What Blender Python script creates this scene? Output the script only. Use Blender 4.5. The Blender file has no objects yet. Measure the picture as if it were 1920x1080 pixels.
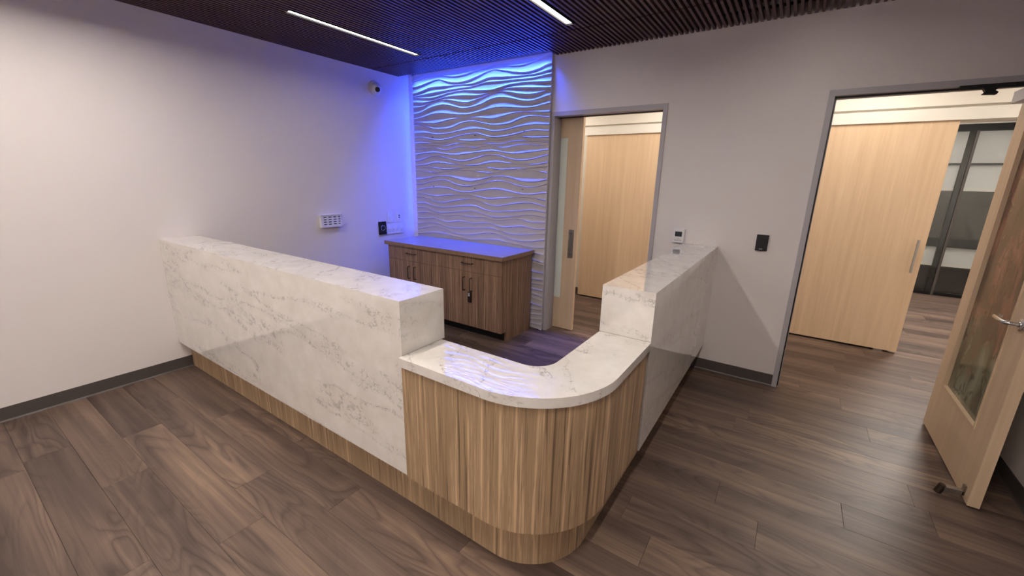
import bpy, bmesh, math, random
from mathutils import Vector, Matrix
random.seed(7)
S = bpy.context.scene
COL = S.collection
# ---------------------------------------------------------------- camera, world, exposure
CAMLOC = (3.9575, -3.6582, 1.5610)
YAW, PIT, ROL, FPX = 0.58971, -0.25958, 0.020509, 772.66
H = 2.65                      # underside of the slatted ceiling
fw = Vector((-math.sin(YAW)*math.cos(PIT), math.cos(YAW)*math.cos(PIT), math.sin(PIT)))
r0 = Vector((math.cos(YAW), math.sin(YAW), 0)); u0 = r0.cross(fw)
rt = r0*math.cos(ROL)+u0*math.sin(ROL); up = -r0*math.sin(ROL)+u0*math.cos(ROL)
cd = bpy.data.cameras.new('camera'); cam = bpy.data.objects.new('camera', cd); COL.objects.link(cam)
cam.matrix_world = Matrix(((rt.x, up.x, -fw.x, CAMLOC[0]), (rt.y, up.y, -fw.y, CAMLOC[1]), (rt.z, up.z, -fw.z, CAMLOC[2]), (0, 0, 0, 1)))
cd.sensor_width = 36; cd.lens = FPX/1920*36; cd.clip_start = .02
S.camera = cam
W = bpy.data.worlds.new('world'); S.world = W; W.use_nodes = True
W.node_tree.nodes['Background'].inputs[0].default_value = (.05, .055, .07, 1)
W.node_tree.nodes['Background'].inputs[1].default_value = .3
S.view_settings.view_transform = 'Standard'; S.view_settings.look = 'None'
S.view_settings.gamma = 1; S.view_settings.use_curve_mapping = False
S.view_settings.exposure = 1.68
S.cycles.use_denoising = True
S.cycles.max_bounces = 10; S.cycles.diffuse_bounces = 6; S.cycles.glossy_bounces = 5
S.cycles.sample_clamp_indirect = 6
LIN_E = 7.5
REAR_E = 46.0      # linear ceiling fixtures
BLUE_E = 7.0     # blue LED strip above the wave panel
GAP_E = 13.0
GRAZE_W = 17.0       # blue LED strip in the corner gap
HALL_E = 3.6      # corridor ceiling panels
FAR_E = 30.0

# ---------------------------------------------------------------- helpers
def link(o, parent=None):
    COL.objects.link(o)
    if parent is not None: o.parent = parent
    return o
def tag(o, label=None, cat=None, group=None, kind=None):
    if label: o['label'] = label
    if cat: o['category'] = cat
    if group: o['group'] = group
    if kind: o['kind'] = kind
    return o
def empty(name, loc, label=None, cat=None, group=None, kind=None, rz=0):
    o = bpy.data.objects.new(name, None); o.location = loc; o.rotation_euler = (0, 0, rz); o.empty_display_size = .05
    link(o); return tag(o, label, cat, group, kind)
def uvbox(bm, along='z'):
    """metre-true box UVs: v runs along the grain"""
    uv = bm.loops.layers.uv.verify()
    for f in bm.faces:
        n = f.normal; a = max(range(3), key=lambda i: abs(n[i]))
        for l in f.loops:
            c = l.vert.co
            p = {0: (c.y, c.z), 1: (c.x, c.z), 2: ((c.y, c.x) if along != 'y' else (c.x, c.y))}[a]
            if a != 2 and along == 'h': p = (p[1], p[0])
            l[uv].uv = p
def finish(name, bm, mat, parent=None, smooth=False, along='z', uv=True, bevel=0, seg=1, world=True):
    if bevel:
        bmesh.ops.bevel(bm, geom=[e for e in bm.edges if len(e.link_faces) == 2 and e.calc_face_angle(0) > .5], offset=bevel, segments=seg, affect='EDGES', profile=.6)
    bmesh.ops.recalc_face_normals(bm, faces=bm.faces[:])
    bm.normal_update()
    if uv: uvbox(bm, along)
    if parent is not None and world:
        off = Vector(parent.location) if parent.parent is None else Vector(parent.location)+Vector(parent.parent.location)
        if parent.rotation_euler[2]:
            raise ValueError('rotated parent')
        bmesh.ops.translate(bm, verts=bm.verts[:], vec=-off)
    me = bpy.data.meshes.new(name); bm.to_mesh(me); bm.free()
    if smooth:
        for p in me.polygons: p.use_smooth = True
        me.set_sharp_from_angle(angle=math.radians(42))
    if mat: me.materials.append(mat)
    return link(bpy.data.objects.new(name, me), parent)
def addbox(bm, lo, hi):
    x0, y0, z0 = lo; x1, y1, z1 = hi
    v = [bm.verts.new(c) for c in ((x0,y0,z0),(x1,y0,z0),(x1,y1,z0),(x0,y1,z0),(x0,y0,z1),(x1,y0,z1),(x1,y1,z1),(x0,y1,z1))]
    for f in ((3,2,1,0),(4,5,6,7),(0,1,5,4),(1,2,6,5),(2,3,7,6),(3,0,4,7)): bm.faces.new([v[i] for i in f])
    return v
def box(name, lo, hi, mat, parent=None, bevel=.001, seg=1, along='z'):
    bm = bmesh.new(); addbox(bm, lo, hi)
    return finish(name, bm, mat, parent, along=along, bevel=bevel, seg=seg)
def boxes(name, lst, mat, parent=None, bevel=0, along='z'):
    bm = bmesh.new()
    for lo, hi in lst: addbox(bm, lo, hi)
    return finish(name, bm, mat, parent, along=along, bevel=bevel)
def prism(bm, pts, axis, a, b):
    """extrude 2D polygon pts along axis from a to b; pts are the two other coords in xyz order"""
    def mk(p, t):
        return {'x': (t, p[0], p[1]), 'y': (p[0], t, p[1]), 'z': (p[0], p[1], t)}[axis]
    A = [bm.verts.new(mk(p, a)) for p in pts]; B = [bm.verts.new(mk(p, b)) for p in pts]
    n = len(pts)
    bm.faces.new(A[::-1]); bm.faces.new(B)
    for i in range(n): bm.faces.new((A[i], A[(i+1) % n], B[(i+1) % n], B[i]))
def cyl(bm, p, q, r, n=20, r2=None):
    p, q = Vector(p), Vector(q); d = (q-p).normalized()
    a = d.orthogonal().normalized(); b = d.cross(a); r2 = r if r2 is None else r2
    A = [bm.verts.new(p+(a*math.cos(2*math.pi*i/n)+b*math.sin(2*math.pi*i/n))*r) for i in range(n)]
    B = [bm.verts.new(q+(a*math.cos(2*math.pi*i/n)+b*math.sin(2*math.pi*i/n))*r2) for i in range(n)]
    bm.faces.new(A[::-1]); bm.faces.new(B)
    for i in range(n): bm.faces.new((A[i], A[(i+1) % n], B[(i+1) % n], B[i]))
def tube(bm, pts, r, n=12):
    pts = [Vector(p) for p in pts]; rings = []
    prev = None
    for i, p in enumerate(pts):
        d = ((pts[min(i+1, len(pts)-1)]-p).normalized()+(p-pts[max(i-1, 0)]).normalized()).normalized()
        a = (prev-d*prev.dot(d)).normalized() if prev is not None else d.orthogonal().normalized()
        prev = a; b = d.cross(a)
        rings.append([bm.verts.new(p+(a*math.cos(2*math.pi*k/n)+b*math.sin(2*math.pi*k/n))*r) for k in range(n)])
    for A, B in zip(rings, rings[1:]):
        for k in range(n): bm.faces.new((A[k], A[(k+1) % n], B[(k+1) % n], B[k]))
    bm.faces.new(rings[0][::-1]); bm.faces.new(rings[-1])
def lathe(bm, prof, origin, axis, n=32):
    """prof: (r, h) pairs; axis unit vector"""
    o = Vector(origin); d = Vector(axis).normalized(); a = d.orthogonal().normalized(); b = d.cross(a)
    rings = []
    for r, h in prof:
        if r < 1e-6: rings.append([bm.verts.new(o+d*h)])
        else: rings.append([bm.verts.new(o+d*h+(a*math.cos(2*math.pi*k/n)+b*math.sin(2*math.pi*k/n))*r) for k in range(n)])
    for A, B in zip(rings, rings[1:]):
        for k in range(n):
            if len(A) == 1 and len(B) == 1: continue
            if len(A) == 1: bm.faces.new((A[0], B[(k+1) % n], B[k]))
            elif len(B) == 1: bm.faces.new((A[k], A[(k+1) % n], B[0]))
            else: bm.faces.new((A[k], A[(k+1) % n], B[(k+1) % n], B[k]))
def mitred(name, O, U, V, N, w, h, t, ins, mat, parent, bevel=.0008):
    """slab whose outer face is the w x h rectangle at O; inner face lies t behind it, inset by t on the mitred sides (left,right,bottom,top)"""
    O, U, V, N = Vector(O), Vector(U), Vector(V), Vector(N)
    l, r, b, tp = [t*i for i in ins]
    bm = bmesh.new()
    A = [bm.verts.new(O+U*x+V*y) for x, y in ((0, 0), (w, 0), (w, h), (0, h))]
    B = [bm.verts.new(O-N*t+U*x+V*y) for x, y in ((l, b), (w-r, b), (w-r, h-tp), (l, h-tp))]
    bm.faces.new(A); bm.faces.new(B[::-1])
    for i in range(4): bm.faces.new((A[i], B[i], B[(i+1) % 4], A[(i+1) % 4]))
    return finish(name, bm, mat, parent, bevel=bevel)

# ---------------------------------------------------------------- materials
def mat(name, rough=.5, metal=0, color=(.8,.8,.8), spec=.5, coat=0, emit=None, estr=0, trans=0, ior=1.45):
    m = bpy.data.materials.new(name); m.use_nodes = True
    p = m.node_tree.nodes['Principled BSDF']
    p.inputs['Base Color'].default_value = (*color, 1); p.inputs['Roughness'].default_value = rough
    p.inputs['Metallic'].default_value = metal; p.inputs['Specular IOR Level'].default_value = spec
    p.inputs['Coat Weight'].default_value = coat; p.inputs['IOR'].default_value = ior
    p.inputs['Transmission Weight'].default_value = trans
    if emit: p.inputs['Emission Color'].default_value = (*emit, 1); p.inputs['Emission Strength'].default_value = estr
    return m
class NT:
    def __init__(s, m): s.t = m.node_tree; s.p = s.t.nodes['Principled BSDF']
    def n(s, typ, **kw):
        o = s.t.nodes.new(typ)
        for k, v in kw.items():
            if k in ('operation', 'blend_type', 'data_type', 'noise_dimensions', 'wave_type', 'bands_direction', 'feature', 'voronoi_dimensions'): setattr(o, k, v)
        return o
    def l(s, a, b): s.t.links.new(a, b)
    def math(s, op, a, b=None, c=None, clamp=False):
        o = s.t.nodes.new('ShaderNodeMath'); o.operation = op; o.use_clamp = clamp
        for i, v in enumerate((a, b, c)):
            if v is None: continue
            if isinstance(v, (int, float)): o.inputs[i].default_value = v
            else: s.l(v, o.inputs[i])
        return o.outputs[0]
    def noise(s, vec, scale=1, detail=2, rough=.5, dist=0):
        o = s.t.nodes.new('ShaderNodeTexNoise'); o.inputs['Scale'].default_value = scale
        o.inputs['Detail'].default_value = detail; o.inputs['Roughness'].default_value = rough; o.inputs['Distortion'].default_value = dist
        if vec is not None: s.l(vec, o.inputs['Vector'])
        return o.outputs['Fac']
    def mapping(s, vec, scale=(1,1,1), loc=(0,0,0), rot=(0,0,0)):
        o = s.t.nodes.new('ShaderNodeMapping'); o.inputs['Scale'].default_value = scale
        o.inputs['Location'].default_value = loc; o.inputs['Rotation'].default_value = rot
        s.l(vec, o.inputs['Vector']); return o.outputs[0]
    def ramp(s, fac, stops, interp='LINEAR'):
        o = s.t.nodes.new('ShaderNodeValToRGB'); cr = o.color_ramp; cr.interpolation = interp
        while len(cr.elements) < len(stops): cr.elements.new(.5)
        for e, (p, c) in zip(cr.elements, stops):
            e.position = p; e.color = (*c, 1) if len(c) == 3 else c
        s.l(fac, o.inputs[0]); return o.outputs[0]
    def mix(s, fac, a, b, mode='MIX'):
        o = s.t.nodes.new('ShaderNodeMix'); o.data_type = 'RGBA'; o.blend_type = mode
        for sock, v in ((o.inputs[0], fac), (o.inputs[6], a), (o.inputs[7], b)):
            if isinstance(v, (int, float)): sock.default_value = v
            elif isinstance(v, tuple): sock.default_value = (*v, 1)
            else: s.l(v, sock)
        return o.outputs[2]
    def bump(s, h, strength=.2, dist=.001):
        o = s.t.nodes.new('ShaderNodeBump'); o.inputs['Strength'].default_value = strength; o.inputs['Distance'].default_value = dist
        s.l(h, o.inputs['Height']); s.l(o.outputs[0], s.p.inputs['Normal'])
    def coord(s, kind='Object'): return s.t.nodes.new('ShaderNodeTexCoord').outputs[kind]
def G(v): return (v, v, v)

# paint
def paint(name, c, rough=.55):
    m = mat(name, rough, color=c, spec=.35); t = NT(m)
    v = t.n('ShaderNodeNewGeometry').outputs['Position']
    t.bump(t.noise(v, 260, 2), .12, .0008)
    f = t.noise(v, 1.3, 2); t.l(t.mix(f, tuple(x*.975 for x in c), tuple(min(1, x*1.02) for x in c)), t.p.inputs['Base Color'])
    return m
M_WALL = paint('wall_paint', (.72, .675, .665))
M_HALL = paint('corridor_paint', (.80, .76, .70))
M_TRIMW = mat('white_fascia', .35, color=(.82, .79, .74))
M_FRAME = mat('grey_frame_paint', .38, color=(.42, .40, .42))
M_BASE = mat('cove_base_rubber', .42, color=(.078, .066, .062))
M_SLAT = mat('dark_slat', .36, color=(.085, .045, .046), spec=.35)
M_VOID = mat('ceiling_void', .9, color=(.006, .005, .006))
M_BLACK = mat('black_plastic', .3, color=(.008, .008, .010))
M_BLACKM = mat('black_metal', .55, color=(.010, .010, .011), spec=.3)
M_WHITEP = mat('white_plastic', .35, color=(.72, .71, .72))
M_DULL = mat('dull_steel', .38, metal=.9, color=(.30, .27, .24))
M_GREYP = mat('grey_plastic', .4, color=(.35, .36, .38))
M_CHROME = mat('satin_steel', .22, metal=1, color=(.62, .61, .60))
M_BRONZE = mat('dark_bronze', .35, metal=.8, color=(.075, .055, .045))
M_WAVE = mat('wave_panel_white', .45, color=(.47, .44, .445))
M_BRUSH = mat('brushed_steel', .38, metal=1, color=(.50, .49, .47))
M_LCD = mat('lcd', .2, color=(.035, .04, .045))
M_LAMP = mat('lamp_diffuser', .5, color=(.9, .9, .9), emit=(1, .93, .86), estr=LIN_E)
M_LAMPR = mat('lamp_diffuser_rear', .5, color=(.9, .9, .9), emit=(1, .91, .82), estr=REAR_E)
M_BLUE = mat('blue_led', .5, color=(.1, .1, .3), emit=(.025, .078, 1), estr=BLUE_E)
M_BLUEG = mat('blue_led_gap', .5, color=(.1, .1, .3), emit=(.025, .078, 1), estr=GAP_E)
M_HALLL = mat('corridor_lamp', .5, color=(.9, .9, .9), emit=(1, .92, .80), estr=HALL_E)
M_FARL = mat('far_lamp', .5, color=(.9, .9, .9), emit=(1, .93, .85), estr=FAR_E)
M_SHADE = mat('shade_fabric', .8, color=(.78, .77, .76))
M_NIGHT = mat('night_glass', .08, color=(.03, .028, .028), spec=.5)

def laminate(name, lo, hi, k=1.0, rough=.42):
    m = mat(name, rough, spec=.35); t = NT(m)
    uv = t.coord('UV')
    a = t.noise(t.mapping(uv, (62*k, 1.1, 1)), 1, 3, .55)
    b = t.noise(t.mapping(uv, (17*k, .35, 1), (3.1, 1.7, 0)), 1, 2, .5)
    c = t.noise(t.mapping(uv, (230*k, 6, 1), (9, 2, 0)), 1, 2, .6)
    f = t.math('ADD', t.math('MULTIPLY', a, .62), t.math('ADD', t.math('MULTIPLY', b, .33), t.math('MULTIPLY', c, .22)))
    mid = tuple((x+y)/2 for x, y in zip(lo, hi))
    col = t.ramp(f, [(.40, lo), (.52, tuple(x*.85 for x in mid)), (.60, mid), (.68, hi), (.80, tuple(x*1.12 for x in hi))])
    # sharp darker pinstripes
    s = t.ramp(a, [(.0, G(1)), (.36, G(.55)), (.40, G(1)), (.535, G(1)), (.56, G(.66)), (.585, G(1))])
    col = t.mix(.95, col, s, 'MULTIPLY')
    t.l(col, t.p.inputs['Base Color']); t.bump(c, .08, .0005)
    return m
M_DESK = laminate('desk_laminate', (.165, .100, .054), (.53, .37, .225))
M_CAB = laminate('cabinet_laminate', (.12, .068, .042), (.36, .225, .145), 1.0)
M_CTOP = mat('countertop_laminate', .30, spec=.5); t = NT(M_CTOP)
f = t.noise(t.mapping(t.coord('UV'), (60, 3, 1)), 1, 3)
t.l(t.ramp(f, [(.3, (.20, .165, .16)), (.7, (.30, .255, .25))]), t.p.inputs['Base Color'])
def maple(name, lo, hi, rough=.42):
    m = mat(name, rough, spec=.4); t = NT(m); uv = t.coord('UV')
    a = t.noise(t.mapping(uv, (22, .8, 1)), 1, 4, .6, .4); b = t.noise(t.mapping(uv, (160, 5, 1)), 1, 2)
    f = t.math('ADD', t.math('MULTIPLY', a, .75), t.math('MULTIPLY', b, .25))
    t.l(t.ramp(f, [(.30, lo), (.5, tuple((x+y)/2 for x, y in zip(lo, hi))), (.70, hi)]), t.p.inputs['Base Color'])
    return m
M_MAPLE = maple('pale_maple', (.68, .48, .31), (.80, .60, .41))
M_MAPLE2 = maple('door_maple', (.52, .38, .25), (.64, .48, .33))

# quartz
def quartz(name, rot, bs=1.9, cs=24, st=(1, 1, 2.4), vs=.85):
    m = mat(name, .035, color=(.7, .68, .65), spec=.5, ior=1.62, coat=.7)
    m.node_tree.nodes['Principled BSDF'].inputs['Coat Roughness'].default_value = .015; t = NT(m)
    v = t.n('ShaderNodeNewGeometry').outputs['Position']
    dn = t.n('ShaderNodeTexNoise'); dn.inputs['Scale'].default_value = 5; dn.inputs['Detail'].default_value = 4
    t.l(v, dn.inputs['Vector'])
    vm = t.n('ShaderNodeVectorMath', operation='MULTIPLY_ADD'); t.l(dn.outputs['Color'], vm.inputs[0])
    vm.inputs[1].default_value = G(.07); t.l(v, vm.inputs[2])
    rv = t.mapping(t.mapping(vm.outputs[0], rot=rot), st)
    # broad direction bands carrying broken hairline veins
    bn = t.math('ABSOLUTE', t.math('SUBTRACT', t.noise(rv, bs, 2, .45), .5))
    band = t.ramp(bn, [(.0, G(1)), (.020, G(.9)), (.052, G(0))])
    vo = t.n('ShaderNodeTexVoronoi', feature='DISTANCE_TO_EDGE'); vo.inputs['Scale'].default_value = cs
    dn2 = t.n('ShaderNodeTexNoise'); dn2.inputs['Scale'].default_value = 22; dn2.inputs['Detail'].default_value = 3; t.l(v, dn2.inputs['Vector'])
    vm2 = t.n('ShaderNodeVectorMath', operation='MULTIPLY_ADD'); t.l(dn2.outputs['Color'], vm2.inputs[0]); vm2.inputs[1].default_value = G(.09); t.l(v, vm2.inputs[2])
    t.l(vm2.outputs[0], vo.inputs['Vector'])
    fine = t.ramp(vo.outputs[0], [(.0, G(1)), (.030, G(.6)), (.075, G(0))])
    brk = t.ramp(t.noise(v, 30, 3, .6), [(.44, G(0)), (.56, G(1))])
    core = t.ramp(bn, [(.0, G(1)), (.0035, G(.8)), (.008, G(0))])
    vein = t.math('MULTIPLY', t.math('MAXIMUM', t.math('MULTIPLY', fine, band), t.math('MULTIPLY', core, .5)), brk, clamp=True)
    cloud = t.noise(v, 9, 4, .6)
    base = t.ramp(cloud, [(.3, (.635, .60, .56)), (.7, (.73, .70, .665))])
    base = t.mix(t.math('MULTIPLY', band, .12), base, (.5, .47, .45))
    t.l(t.mix(t.math('MULTIPLY', vein, vs), base, (.27, .245, .235)), t.p.inputs['Base Color'])
    return m
M_QF = quartz('quartz_front', (0, math.radians(-6), 0), 1.3, 27, (.8, 1, 4.6))
M_QR = quartz('quartz_side', (math.radians(8), 0, 0), 1.2, 26, (.8, .8, 4), .45)
M_QT = quartz('quartz_top', (0, 0, math.radians(35)), 2.6, 20, (1, 2.2, 1))

# walnut floor plank
M_FLOOR = mat('walnut_plank', .34, spec=.42); t = NT(M_FLOOR)
ob = t.coord('Object'); inf = t.n('ShaderNodeObjectInfo').outputs['Random']
cb = t.n('ShaderNodeCombineXYZ'); t.l(t.math('MULTIPLY', inf, 37), cb.inputs[0]); t.l(t.math('MULTIPLY', inf, 91), cb.inputs[1]); t.l(t.math('MULTIPLY', inf, 53), cb.inputs[2])
va = t.n('ShaderNodeVectorMath', operation='ADD'); t.l(ob, va.inputs[0]); t.l(cb.outputs[0], va.inputs[1]); vv = va.outputs[0]
swirl = t.noise(t.mapping(vv, (1.15, 5.6, 1)), 1, 1.0, .4, .5)
rings = t.math('FRACT', t.math('MULTIPLY', swirl, 13.0))
line = t.ramp(rings, [(0, G(.0)), (.18, G(.8)), (.45, G(1)), (.88, G(.55)), (1, G(0))])
amt = t.ramp(t.noise(t.mapping(vv, (.55, 3.2, 1), (7, 3, 1)), 1, 1), [(.42, G(.15)), (.58, G(1))])
fine = t.noise(t.mapping(vv, (3.5, 170, 1)), 1, 3, .6)
streak = t.noise(t.mapping(vv, (.8, 34, 1), (2, 5, 0)), 1, 3, .6, .15)
broad = t.noise(t.mapping(vv, (.6, 6.0, 1), (4, 8, 0)), 1, 2, .5, .35)
f = t.math('ADD', t.math('ADD', t.math('MULTIPLY', broad, .55), t.math('MULTIPLY', streak, .30)), t.math('MULTIPLY', fine, .15))
f = t.math('ADD', f, t.math('MULTIPLY', t.math('MULTIPLY', t.math('SUBTRACT', line, .75), amt), .15))
f = t.math('ADD', f, t.math('MULTIPLY', t.math('SUBTRACT', inf, .5), .07))
col = t.ramp(f, [(.33, (.055, .036, .029)), (.44, (.090, .060, .049)), (.53, (.130, .087, .068)), (.62, (.185, .125, .092)), (.74, (.29, .20, .14))])
t.l(col, t.p.inputs['Base Color'])
t.l(t.math('ADD', .36, t.math('MULTIPLY', fine, .16)), t.p.inputs['Roughness']); t.bump(fine, .05, .0004)
# etched / filmed glass of the swing door
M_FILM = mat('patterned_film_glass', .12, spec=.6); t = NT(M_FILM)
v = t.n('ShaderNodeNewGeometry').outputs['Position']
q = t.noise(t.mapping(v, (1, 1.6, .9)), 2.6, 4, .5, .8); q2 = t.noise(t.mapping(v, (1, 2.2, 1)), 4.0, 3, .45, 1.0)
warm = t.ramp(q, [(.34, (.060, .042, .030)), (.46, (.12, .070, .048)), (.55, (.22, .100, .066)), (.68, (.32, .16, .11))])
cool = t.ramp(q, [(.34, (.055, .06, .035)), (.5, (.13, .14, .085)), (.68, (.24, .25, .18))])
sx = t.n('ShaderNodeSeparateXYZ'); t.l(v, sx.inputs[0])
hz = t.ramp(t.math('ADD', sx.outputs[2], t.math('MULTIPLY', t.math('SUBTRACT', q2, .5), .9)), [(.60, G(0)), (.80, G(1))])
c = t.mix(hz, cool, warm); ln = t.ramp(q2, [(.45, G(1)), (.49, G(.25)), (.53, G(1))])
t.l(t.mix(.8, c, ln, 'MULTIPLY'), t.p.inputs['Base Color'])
M_GLASS = mat('clear_glass', .02, color=(.95, .97, .96), trans=1, ior=1.45)
M_LITE = mat('frosted_glass', .35, color=(.70, .74, .68), spec=.5)  # bright opaque colour stands in for corridor light coming through the pane

# ================================================================ the setting
XR = 5.15; YB = -6.3; TH = .12
D1 = (1.960, 2.950); D2 = (4.060, 4.968); DH = 2.132
FAR0, FAR1 = 1.55, 1.67             # far corridor wall
OPX = (4.95, 6.30); OPH = 2.10
YG = 4.86; FX0, FX1 = 3.2, 7.6; HC = 2.62
tag(boxes('wall_left', [((-.15, YB, 0), (0, TH, H+.15))], M_WALL), 'off-white wall on the left, tinted blue by the corner light', 'wall', kind='structure')
tag(boxes('wall_right', [((XR, YB, 0), (XR+.14, 0, H+.15))], M_WALL), 'shaded wall strip behind the open door at the right edge', 'wall', kind='structure')
tag(boxes('wall_front', [((0, YB-.15, 0), (XR, YB, H+.15))], M_WALL), 'off-white wall behind the viewer', 'wall', kind='structure')
tag(boxes('wall_back', [((0, 0, 0), (D1[0]-.002, TH, H+.15)), ((D1[0]-.002, 0, DH+.002), (D1[1]+.002, TH, H+.15)), ((D1[1]+.002, 0, 0), (D2[0]-.002, TH, H+.15)),
    ((D2[0]-.002, 0, DH+.002), (D2[1]+.002, TH, H+.15)), ((D2[1]+.002, 0, 0), (XR+.14, TH, H+.15))], M_WALL), 'grey-white back wall with two doorways', 'wall', kind='structure')
tag(boxes('wall_corridor', [((-.15, FAR0, 0), (OPX[0], FAR1, HC)), ((OPX[0], FAR0, OPH), (OPX[1], FAR1, HC)), ((OPX[1], FAR0, 0), (7.6, FAR1, HC))], M_HALL),
    'bright white far wall of the corridor above the pale wood sliding doors', 'wall', kind='structure')
tag(boxes('wall_side', [((-.15, TH, 0), (0, FAR0, HC)), ((7.5, TH, 0), (7.6, FAR0, HC)), ((FX0-.1, FAR1, 0), (FX0, YG+.3, HC)), ((FX1, FAR1, 0), (FX1+.1, YG+.3, HC)),
    ((FX0, YG+.04, 2.40), (FX1, YG+.3, HC)), ((XR+.14, 0, 0), (7.5, TH, HC))], M_HALL), 'end walls of the corridor and of the far dim room', 'wall', kind='structure')
tag(boxes('ceiling_corridor', [((-.15, TH, HC), (7.6, FAR0, HC+.1)), ((FX0-.1, FAR0, HC), (FX1+.1, YG+.3, HC+.1))], M_HALL), 'white ceiling of the corridor and far room', 'ceiling', kind='structure')

# floor: dark substrate with individual planks
PW = .190; PL = 1.30; Y00 = -2.59
fl = tag(boxes('floor', [((-.15, YB, -.03), (7.6, YG+.3, -.004))], M_VOID), 'dark walnut plank floor running through the room and corridor', 'floor', kind='structure')
joints = {-1: 1.03, -2: .52, -4: 1.275, -5: .67, 5: 3.86, 6: 4.39, 4: 4.05, 9: 3.853, 13: 4.468}
meshes = {}
def plank_mesh(w, l):
    k = (round(w, 3), round(l, 3))
    if k not in meshes:
        bm = bmesh.new(); g = .0004; b = .0007
        addbox(bm, (-l/2+g, -w/2+g, -.004), (l/2-g, w/2-g, 0))
        top = [v for v in bm.verts if v.co.z > -.001]
        bmesh.ops.bevel(bm, geom=[e for e in bm.edges if e.verts[0] in top and e.verts[1] in top], offset=b, segments=1, affect='EDGES')
        bm.normal_update(); me = bpy.data.meshes.new('plank'); bm.to_mesh(me); bm.free(); me.materials.append(M_FLOOR); meshes[k] = me
    return meshes[k]
rnd = random.Random(11)
nplank = 0
for r in range(-11, 39):
    y0 = Y00+r*PW; y1 = y0+PW
    if y0 < 0: xa, xb = 0, XR
    elif y0 < FAR0: xa, xb = .9, 6.5
    else: xa, xb = 4.2, 7.2
    j = joints.get(r, rnd.uniform(0, PL)); xs = j-math.ceil((j-xa)/PL)*PL
    while xs < xb:
        a, b = max(xs, xa), min(xs+PL, xb); xs += PL
        if b-a < .02: continue
        o = bpy.data.objects.new('plank', plank_mesh(PW, b-a)); link(o, fl); o.location = ((a+b)/2, (y0+y1)/2, 0); nplank += 1
# front of the room behind the viewer: one joined sheet of the same planks
bm = bmesh.new()
for r in range(-19, -11):
    y0 = Y00+r*PW; xs = -rnd.uniform(0, PL)
    while xs < XR:
        a, b = max(xs, 0), min(xs+PL, XR); xs += PL
        addbox(bm, (a+.0006, y0+.0006, -.004), (b-.0006, y0+PW-.0006, 0))
o = finish('plank_field', bm, M_FLOOR, fl); o['kind'] = 'stuff'

# ceiling: black void panel with hung slats running front to back, joint line 0.52 m off the back wall
ce = tag(boxes('ceiling', [((0, YB, H+.12), (XR, 0, H+.15))], M_VOID), 'dark slatted timber ceiling with narrow gaps between the slats', 'ceiling', kind='structure')
PITCH = .0382; SW = .0175; SD = .030
FIX = [(x, y) for x in (.82, 2.388, 3.956) for y in (-.625, -2.62, -4.9)]
FLN = 1.22
smesh = {}
def slat(x, ya, yb):
    k = (round(ya, 3), round(yb, 3))
    if k not in smesh:
        bm = bmesh.new(); addbox(bm, (-SW/2, ya, H), (SW/2, yb, H+SD))
        bm.normal_update(); me = bpy.data.meshes.new('slat'); bm.to_mesh(me); bm.free(); me.materials.append(M_SLAT); smesh[k] = me
    o = bpy.data.objects.new('slat', smesh[k]); link(o, ce); o.location = (x, 0, 0)
rear = bmesh.new()
n = int(XR/PITCH)
for i in range(n+1):
    x = .012+i*PITCH
    if x > XR-.01: break
    slat(x, -.516, -.150 if x < 1.93 else -.002)
    segs = [(-3.75, -.530)]
    for fx, fy in FIX:
        if abs(x-fx) < .036:
            segs = [s for a, b in segs for s in (((a, fy-FLN), (fy, b)) if a < fy < b else (((a, b),)))if s[1]-s[0] > .02]
            segs = [(a, (fy-FLN)) if (a < fy-FLN < b and fy >= b) else (a, b) for a, b in segs]
    for a, b in segs: slat(x, a, b)
    rs = [(YB, -3.756)]
    for a, b in rs: addbox(rear, (x-SW/2, a, H), (x+SW/2, b, H+SD)) if not any(abs(x-fx) < .036 and fy-FLN < b for fx, fy in FIX if fy-FLN < -3.756) else None
o = finish('slat_field', rear, M_SLAT, ce); o['kind'] = 'stuff'
# cross rails above the slats that carry them
for y in (-.15, -.523, -1.2, -1.9, -2.6, -3.3):
    box('cross_rail', (0, y-.012, H+SD), (XR, y+.012, H+SD+.012), M_VOID, ce, bevel=0)

# baseboards (cove base with a small toe)
def cove(name, runs, label):
    bm = bmesh.new()
    for axis, wall, sgn, a, b in runs:
        pr = [(0, 0), (0, .0925), (.0035, .0925), (.0045, .010), (.009, .003), (.011, .0)]
        prism(bm, [(wall+sgn*p, q) for p, q in pr], axis, a, b)
    tag(finish(name, bm, M_BASE), label, 'baseboard', kind='structure')
cove('baseboard_left', [('y', 0, 1, YB, -2.508), ('y', 0, 1, -2.335, -.01)], 'dark brown cove base along the left wall')
cove('baseboard_back', [('x', 0, -1, 3.41, 4.026), ('x', 0, -1, 2.99, 3.235), ('x', 0, -1, 5.01, XR)], 'dark brown cove base on the back wall beside the desk')
cove('baseboard_right', [('y', XR, -1, YB, -.016)], 'dark cove base along the wall behind the open door')

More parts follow.
